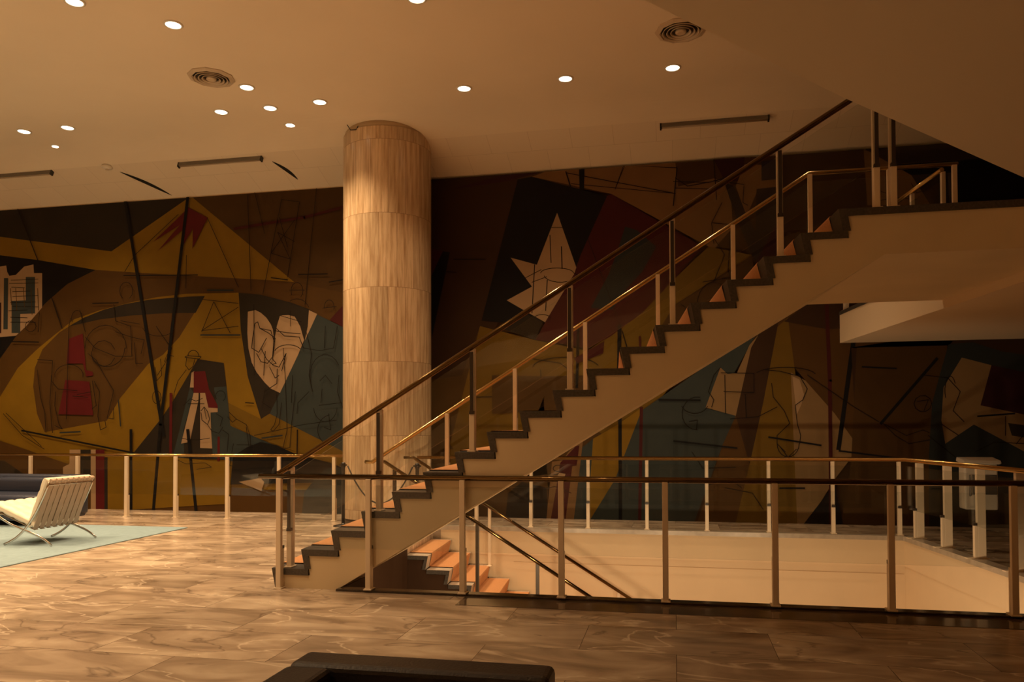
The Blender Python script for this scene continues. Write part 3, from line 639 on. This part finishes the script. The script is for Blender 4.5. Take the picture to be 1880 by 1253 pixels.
Lw('line', 1.4, *arc(1040,675,60,18,180,350)); Lw('line', 1.4, (980,660),(1030,668),(1058,690)); Lw('line', 1.4, (958,700),(985,730),(998,752)); Lw('line', 1.4, (950,715),(972,752)); Lw('line', 1.6, (994,680),(996,750)); Lw('line', 1.3, (1025,690),(1017,720),(1035,735)); Lw('line', 1.3, (1050,690),(1060,730)); Lw('line', 2, (876,730),(924,729)); Lw('line', 3, (789,804),(805,803)); P('brown', (790,765),(805,780),(835,825),(790,825)); P('brown', (905,640),(905,690),(1000,692),(1100,690),(1100,740),(925,760),(905,760)); Lw('black', 5, (1063,600),(1060,712)); P('dred', (1055,660),(1110,628),(1108,650),(1062,668)); Lw('black', 7, (1138,600),(1137,690)); Lw('line', 2, (1143,610),(1152,640)); Lw('dred', 4, (1175,620),(1176,640)); Lw('line', k, (1250,560),(1290,590),(1270,620)); Lw('line', k, *arc(1310,560,30,40,120,300))
# ---- upper right
P('maroon', (1310,292),(1366,286),(1366,335),(1330,336)); P('char', (1328,334),(1346,346),(1392,440),(1400,475),(1384,482),(1350,400)); P('tan', (1366,305),(1397,306),(1397,330),(1426,330),(1426,350),(1390,352),(1370,400),(1350,345)); P('purple', (1397,300),(1426,295),(1426,332),(1397,335)); P('char', (1388,350),(1426,346),(1440,400),(1432,490),(1385,480)); P('maroon', (1420,420),(1440,400),(1432,490),(1380,500))
P('dbrown', (1426,290),(1585,272),(1588,380),(1432,440)); P('tan', (1583,276),(1630,300),(1680,330),(1705,380),(1590,380)); P('black', (1585,270),(1900,220),(2300,200),(2300,400),(1705,380),(1670,325),(1625,300)); P('char', (1625,260),(1900,225),(1900,262),(1640,285))
for q in (((1310,292),(1315,370)), ((1325,375),(1306,412),(1310,450)), ((1306,412),(1340,415),(1378,412)), ((1240,338),(1236,380)), ((1240,330),(1262,345),(1300,338)), ((1310,335),(1365,342)), ((1310,440),(1330,470),(1310,520)), ((1340,430),(1336,500),(1350,540)), ((1290,520),(1340,512)), ((1365,345),(1363,375),(1372,380))): Lw('line', 1.4, *q)
for q in (((1600,350),(1630,360),(1645,350)), ((1670,340),(1680,358),(1700,350)), ((1610,372),(1640,366),(1680,370))): Lw('line', 1.3, *q)
# ---- lower right
P('brown', (1000,730),(1110,800),(1060,830),(1010,870),(940,880),(900,960),(1010,965)); P('black', (935,905),(960,885),(1005,895),(1008,962),(930,965)); P('tan', (1015,848),(1035,845),(1045,830),(1072,805),(1055,965),(1005,965)); P('dred', (1030,850),(1058,820),(1065,818),(1060,855),(1052,856),(1040,965),(1013,965),(1022,900)); Lw('line', 1.3, *arc(1026,860,9,6,0,360)); Lw('line', 1.3, (1018,872),(1035,868),(1040,880),(1018,882)); Lw('line', 1.2, (1005,897),(1020,893),(1050,905)); P('cream', (1028,868),(1040,870),(1034,885),(1022,880))
P('teal', (1070,822),(1090,806),(1090,840),(1082,965),(1055,965)); P('yellow', (1090,806),(1135,780),(1180,748),(1178,762),(1130,880),(1090,965),(1080,965))
P('teal', (1178,755),(1300,670),(1390,610),(1345,690),(1295,750),(1350,764),(1326,817),(1285,965),(1085,965),(1130,880)); Lw('black', 6.5, (1139,770),(1140,965)); Lw('dred', 6, (1178,750),(1175,965))
P('rust', (1400,600),(1470,560),(1560,545),(1900,560),(1900,965),(1540,965),(1570,830),(1477,700),(1426,640)); P('ltan', (1322,676),(1335,688),(1352,686),(1375,635),(1392,615),(1350,764),(1295,749))
P('dbrown', (1378,640),(1392,615),(1428,590),(1400,740),(1375,853),(1352,965),(1275,965),(1326,817),(1350,764)); P('rust', (1350,764),(1375,853),(1352,965),(1280,965),(1326,817)); P('olive', (1426,602),(1445,585),(1460,700),(1464,965),(1350,965),(1375,853),(1400,740)); P('ltan', (1450,685),(1477,700),(1530,760),(1562,805),(1572,825),(1530,880),(1480,965),(1462,965)); P('cream', (1453,692),(1466,698),(1474,725),(1470,742),(1461,762)); P('dbrown', (1438,592),(1480,560),(1548,560),(1548,605),(1515,606))
P('black', (1530,888),(1545,960),(1540,980),(1474,980)); P('black', (1565,845),(1600,860),(1640,900),(1640,950),(1560,940)); Lw('dred', 7, (1515,550),(1521,700),(1524,965)); Lw('black', 8, (1568,600),(1537,824)); P('dbrown', (1570,830),(1735,640),(1760,610),(1900,610),(1900,690),(1740,640),(1690,640),(1560,640))
P('brown', (1570,640),(1735,636),(1704,845),(1704,980),(1545,980),(1560,845)); P('dteal', (1737,634),(1780,630),(1831,646),(2300,720),(2300,1000),(1702,980),(1701,842),(1707,742),(1723,682)); P('ltan', (1761,658),(1815,672),(1795,745),(1880,762),(2000,790),(2000,880),(1880,832),(1783,780),(1731,815),(1724,772),(1728,712)); P('maroon', (1815,672),(1900,690),(2000,710),(2000,795),(1880,763),(1795,745)); P('char', (1845,777),(1900,785),(1900,808),(1852,800))
Lw('black', 5.5, (1716,660),(1614,778)); 
for q in (((1580,675),(1642,678)), ((1790,765),(1857,760)), ((1410,803),(1505,818)), ((1237,810),(1352,823)), ((1210,735),(1285,736)), ((1538,828),(1650,842)), ((1430,896),(1475,896))): Lw('black', 3, *q)
for q in (((1323,686),(1383,687),(1383,722),(1328,720)), ((1330,690),(1331,760)), ((1367,725),(1369,768)), ((1300,720),(1310,735),(1306,748)), ((1340,770),(1390,766),(1425,748)), ((1322,676),(1310,690),(1300,720)), (*arc(1440,690,55,14,200,350),), ((1400,680),(1430,683),(1465,692)), ((1465,690),(1480,715),(1472,735),(1458,745),(1462,780),(1468,800),(1466,815)), ((1415,705),(1418,730),(1438,755),(1448,778),(1425,800),(1425,815),(1440,830)), (*arc(1445,815,20,24,0,180),), ((1430,820),(1445,840),(1460,825)), ((1480,690),(1560,745),(1610,775)), (*arc(1690,742,16,15,0,360),), ((1680,738),(1700,735),(1692,755)), ((1615,775),(1640,800),(1665,815),(1702,808)), ((1622,780),(1660,800),(1690,790),(1702,795)), ((1690,690),(1735,695),(1758,720),(1745,755),(1765,775)), (*arc(1740,718,10,26,150,330),), ((1725,780),(1755,800)), ((1700,800),(1750,840)), ((1840,765),(1840,800)), ((1880,790),(1860,815)), ((1785,830),(1820,812),(1880,815)), ((1270,830),(1290,860),(1350,858)), ((1330,895),(1380,905),(1400,935)), (*arc(1275,740,25,20,20,160),), (*arc(1280,760,28,30,90,280),), ((1265,775),(1280,772),(1278,790)), ((1300,890),(1340,880),(1360,895))): Lw('line', 1.3, *q)
me_o = mu.build('mural', MM, weld=False); tag(me_o, 'wall-wide painted mural of ochre, black and teal shapes with pencil-like figures', 'mural')

# ------------------------------------------------------------------ furniture and small things
# rug
rb = MB(); rb.prism([Vector(p) for p in ((-6.62,5.4,0),(-6.74,10.02,0),(-9.0,10.02,0),(-9.0,10.6,0),(-11.5,10.6,0),(-11.5,5.4,0))], (0,0,.012))
tag(rb.build('rug', RUG, bevel=.004), 'pale blue flat rug on the marble under the cream lounge chair', 'rug')

def cushion(mb_len, wid, th, nu, nv, frame, tuft=.016):
    """buttoned pad: frame = (origin, u axis, v axis, normal); puffed squares on both faces"""
    O, U, V, Nn = frame; m = MB(); st_ = 5; nu_, nv_ = nu*st_, nv*st_
    def pt(i, j, s):
        u, v = i/nu_, j/nv_
        pu = abs(math.sin(math.pi*u*nu))**.45*abs(math.sin(math.pi*v*nv))**.45
        ed = min(1, 4.0*min(u, 1-u)*mb_len/th/1.2)**.5*min(1, 4.0*min(v, 1-v)*wid/th/1.2)**.5
        return O + U*(u*mb_len) + V*(v*wid) + Nn*(s*(th/2*(.62+.38*ed) - tuft + tuft*pu))
    g = {}
    for s in (1, -1):
        for i in range(nu_+1):
            for j in range(nv_+1): g[s, i, j] = m.bm.verts.new(pt(i, j, s))
        for i in range(nu_):
            for j in range(nv_): m.bm.faces.new((g[s,i,j], g[s,i+1,j], g[s,i+1,j+1], g[s,i,j+1])).smooth = True
    for i in range(nu_):
        for j in (0, nv_): m.bm.faces.new((g[1,i,j], g[1,i+1,j], g[-1,i+1,j], g[-1,i,j]))
    for j in range(nv_):
        for i in (0, nu_): m.bm.faces.new((g[1,i,j], g[1,i,j+1], g[-1,i,j+1], g[-1,i,j]))
    return m
def bez(p, n=14):
    p = [Vector(q) for q in p]; out = []
    for i in range(n+1):
        t = i/n; out.append(p[0]*(1-t)**3 + p[1]*3*t*(1-t)**2 + p[2]*3*t*t*(1-t) + p[3]*t**3)
    return out
# lounge chair: faces left, seen from behind
LC = Vector((-7.5, 8.415, .0135)); ch = thing('lounge_chair', 'cream buttoned leather lounge chair on crossed chrome legs, seen from behind', 'chair', LC)
HW = .365
for s in (-1, 1):
    y = s*HW
    f = MB()
    f.tube(bez([(.26, y, .76), (.06, y, .30), (-.10, y, .10), (-.36, y, .008)], 18), .0, n=8, flat=(.007, .014))
    f.tube(bez([(-.52, y, .40), (-.22, y, .16), (.08, y, .20), (.30, y, .008)], 18), .0, n=8, flat=(.007, .014))
    f.build('side_frame', CHROME, ch)
cb_ = MB()
for x, z in ((.245,.72), (.03,.235), (-.46,.36)): cb_.tube([(x, -HW, z), (x, HW, z)], .008, n=8)
cb_.build('cross_bar', CHROME, ch)
dB = Vector((.235, 0, .60)).normalized(); nB = Vector((-dB.z, 0, dB.x))
cushion(.62, .73, .11, 4, 5, (Vector((.035, -.365, .20)) + nB*.062, dB, Vector((0,1,0)), nB)).build('back_cushion', CREAM, ch)
dS = Vector((-.60, 0, .24)).normalized(); nS = Vector((dS.z, 0, -dS.x))
nS = Vector((.37, 0, .93)).normalized()
cushion(.64, .73, .11, 4, 5, (Vector((.03, -.365, .19)) + nS*.06, dS, Vector((0,1,0)), nS)).build('seat_cushion', CREAM, ch)
for i in range(8):
    y = -.315 + .09*i
    m = MB(); c = Vector((.03, y, .21)) + dB*.31 - nB*.004
    m.obox(c, dB*.32, (0,.036,0), nB*.004)
    m.tube([Vector((.245, y-.034, .72))+dB*.055, Vector((.245, y+.034, .72))+dB*.055], .022, n=10)
    m.build('strap', STRAPM, ch)
for i in range(7):
    y = -.30 + .10*i; m = MB(); c = Vector((.03, y, .19)) + dS*.30 - nS*.004
    m.obox(c, dS*.30, (0,.03,0), nS*.003); m.build('seat_strap', STRAPM, ch)

# navy sofa behind the lounge chair
SO = Vector((-10.1, 10.1, .0125)); so = thing('sofa', 'dark navy leather sofa behind the cream chair at the left edge', 'sofa', SO)
MB().box(-1.30, 1.30, -.42, .42, .07, .28).build('base', NAVY, so, bevel=.03, seg=3)
for i in range(2):
    MB().box(-1.28+i*1.28, -.01+i*1.28, -.50, .18, .27, .45).build('seat_cushion', NAVY, so, bevel=.06, seg=4, smooth=True)
    MB().box(-1.28+i*1.28, -.01+i*1.28, .10, .32, .42, .66).build('back_cushion', NAVY, so, bevel=.06, seg=4, smooth=True)
MB().box(-1.32, 1.32, .26, .46, .10, .70).build('backrest', NAVY, so, bevel=.05, seg=4, smooth=True)
for s in (-1,):
    MB().box(s*1.32-.13, s*1.32+.09, -.46, .42, .08, .56).build('armrest', NAVY, so, bevel=.05, seg=4)
for x in (-1.15, 1.15):
    for y in (-.34, .34): MB().box(x-.03, x+.03, y-.03, y+.03, 0, .08).build('leg', CHROME, so)

# black armchair in the foreground, back to the stairs
AC = Vector((-.77, 2.05, 0)); ac = thing('armchair', 'black leather seat with one wide arm, back to the stairs, at the bottom edge', 'armchair', AC)
MB().box(-.40, .40, -.42, .36, .06, .30).build('base', BLACKL, ac, bevel=.02)
MB().box(-.24, .40, -.46, .25, .29, .44).build('seat_cushion', BLACKL, ac, bevel=.05, seg=4, smooth=True)
MB().box(-.42, .405, .24, .385, .10, .655).build('backrest', BLACKL, ac, bevel=.022, seg=3)
MB().box(-.25, .37, .10, .25, .40, .60).build('back_cushion', BLACKL, ac, bevel=.05, seg=4, smooth=True)
MB().box(-.42, -.265, -.48, .235, .10, .652).build('armrest', BLACKL, ac, bevel=.022, seg=3)
for x in (-.36, .36):
    for y in (-.36, .32): MB().box(x-.025, x+.025, y-.025, y+.025, 0, .07).build('leg', CHROME, ac)

# rope stanchions at the column
def stanchion(loc, label):
    t = thing('stanchion', label, 'stanchion', loc, 'rope stanchions at the column')
    MB().lathe([(.14, 0), (.14, .012), (.05, .03), (.027, .035), (.027, .045)], n=28).build('base', BLACK, t)
    MB().lathe([(.025, .04), (.025, .84), (.034, .845), (.034, .90), (.020, .915)], n=20).build('pole', BLACK, t)
    MB().box(-.055, .055, -.012, .012, .865, .885).build('hook', BLACK, t)
SP = Vector((-4.66, 10.62, 0)); SQ = on_y(766, 860, 10.45); SQ.z = 0
stanchion(SP, 'black rope stanchion standing in front of the left side of the column')
stanchion(SQ, 'black rope stanchion half hidden behind the stairs at the right side of the column')
a_, b_ = SP + Vector((.068,0,.862)), SQ + Vector((-.068,0,.862)); rp = []
for i in range(17):
    t_ = i/16; c = a_.lerp(b_, t_); c.z -= 4*.52*t_*(1-t_); rp.append(c - a_)
rpo = MB().tube(rp, .011, n=8).build('rope', ROPE); rpo.location = a_; tag(rpo, 'dark rope sagging between the two black stanchions by the column', 'rope')

# payphone behind the right railing
PP = Vector((3.33, 9.75, 0)); ph = thing('payphone', 'white payphone on a thin post behind the right-hand railing', 'payphone', PP)
MB().lathe([(.15, 0), (.15, .012), (.03, .02)], n=24).build('base', mat('phone_base', (.3,.26,.2), .4), ph)
MB().box(-.022, .022, -.02, .02, .012, .52).build('stand_post', POST, ph)
m = MB(); m.prism([Vector((-.17, y, z)) for y, z in ((-.10,.47), (-.10,.94), (-.07,1.0), (.10,1.0), (.10,.47))], (.34,0,0)); m.build('housing', PHONEP, ph, bevel=.02, seg=3)
m = MB(); m.prism([Vector((-.19, y, z)) for y, z in ((-.15,.985), (-.13,1.02), (.10,1.05), (.12,1.0), (-.10,.975))], (.38,0,0)); m.build('hood', PHONEP, ph, bevel=.008)
m = MB(); m.box(-.10, .155, -.108, -.098, .64, .86); m.build('control_panel', DARKPL, ph, bevel=.006)
MB().box(-.13, -.11, -.13, -.10, .62, .86).build('handset', DARKPL, ph, bevel=.008)
for i in range(4):
    for j in range(3): MB().box(-.075+j*.026, -.055+j*.026, -.114, -.107, .66+i*.032, .684+i*.032).build('key', mat('key_grey', (.3,.27,.22), .4), ph)
m = MB(); m.lathe([(.035, 0), (.035, .012), (.028, .016)], n=20)
bmesh.ops.rotate(m.bm, verts=m.bm.verts, cent=(0,0,0), matrix=Matrix.Rotation(math.pi/2, 3, 'X')); bmesh.ops.translate(m.bm, verts=m.bm.verts, vec=(.10, -.105, .77)); m.build('coin_return', CHROME, ph)
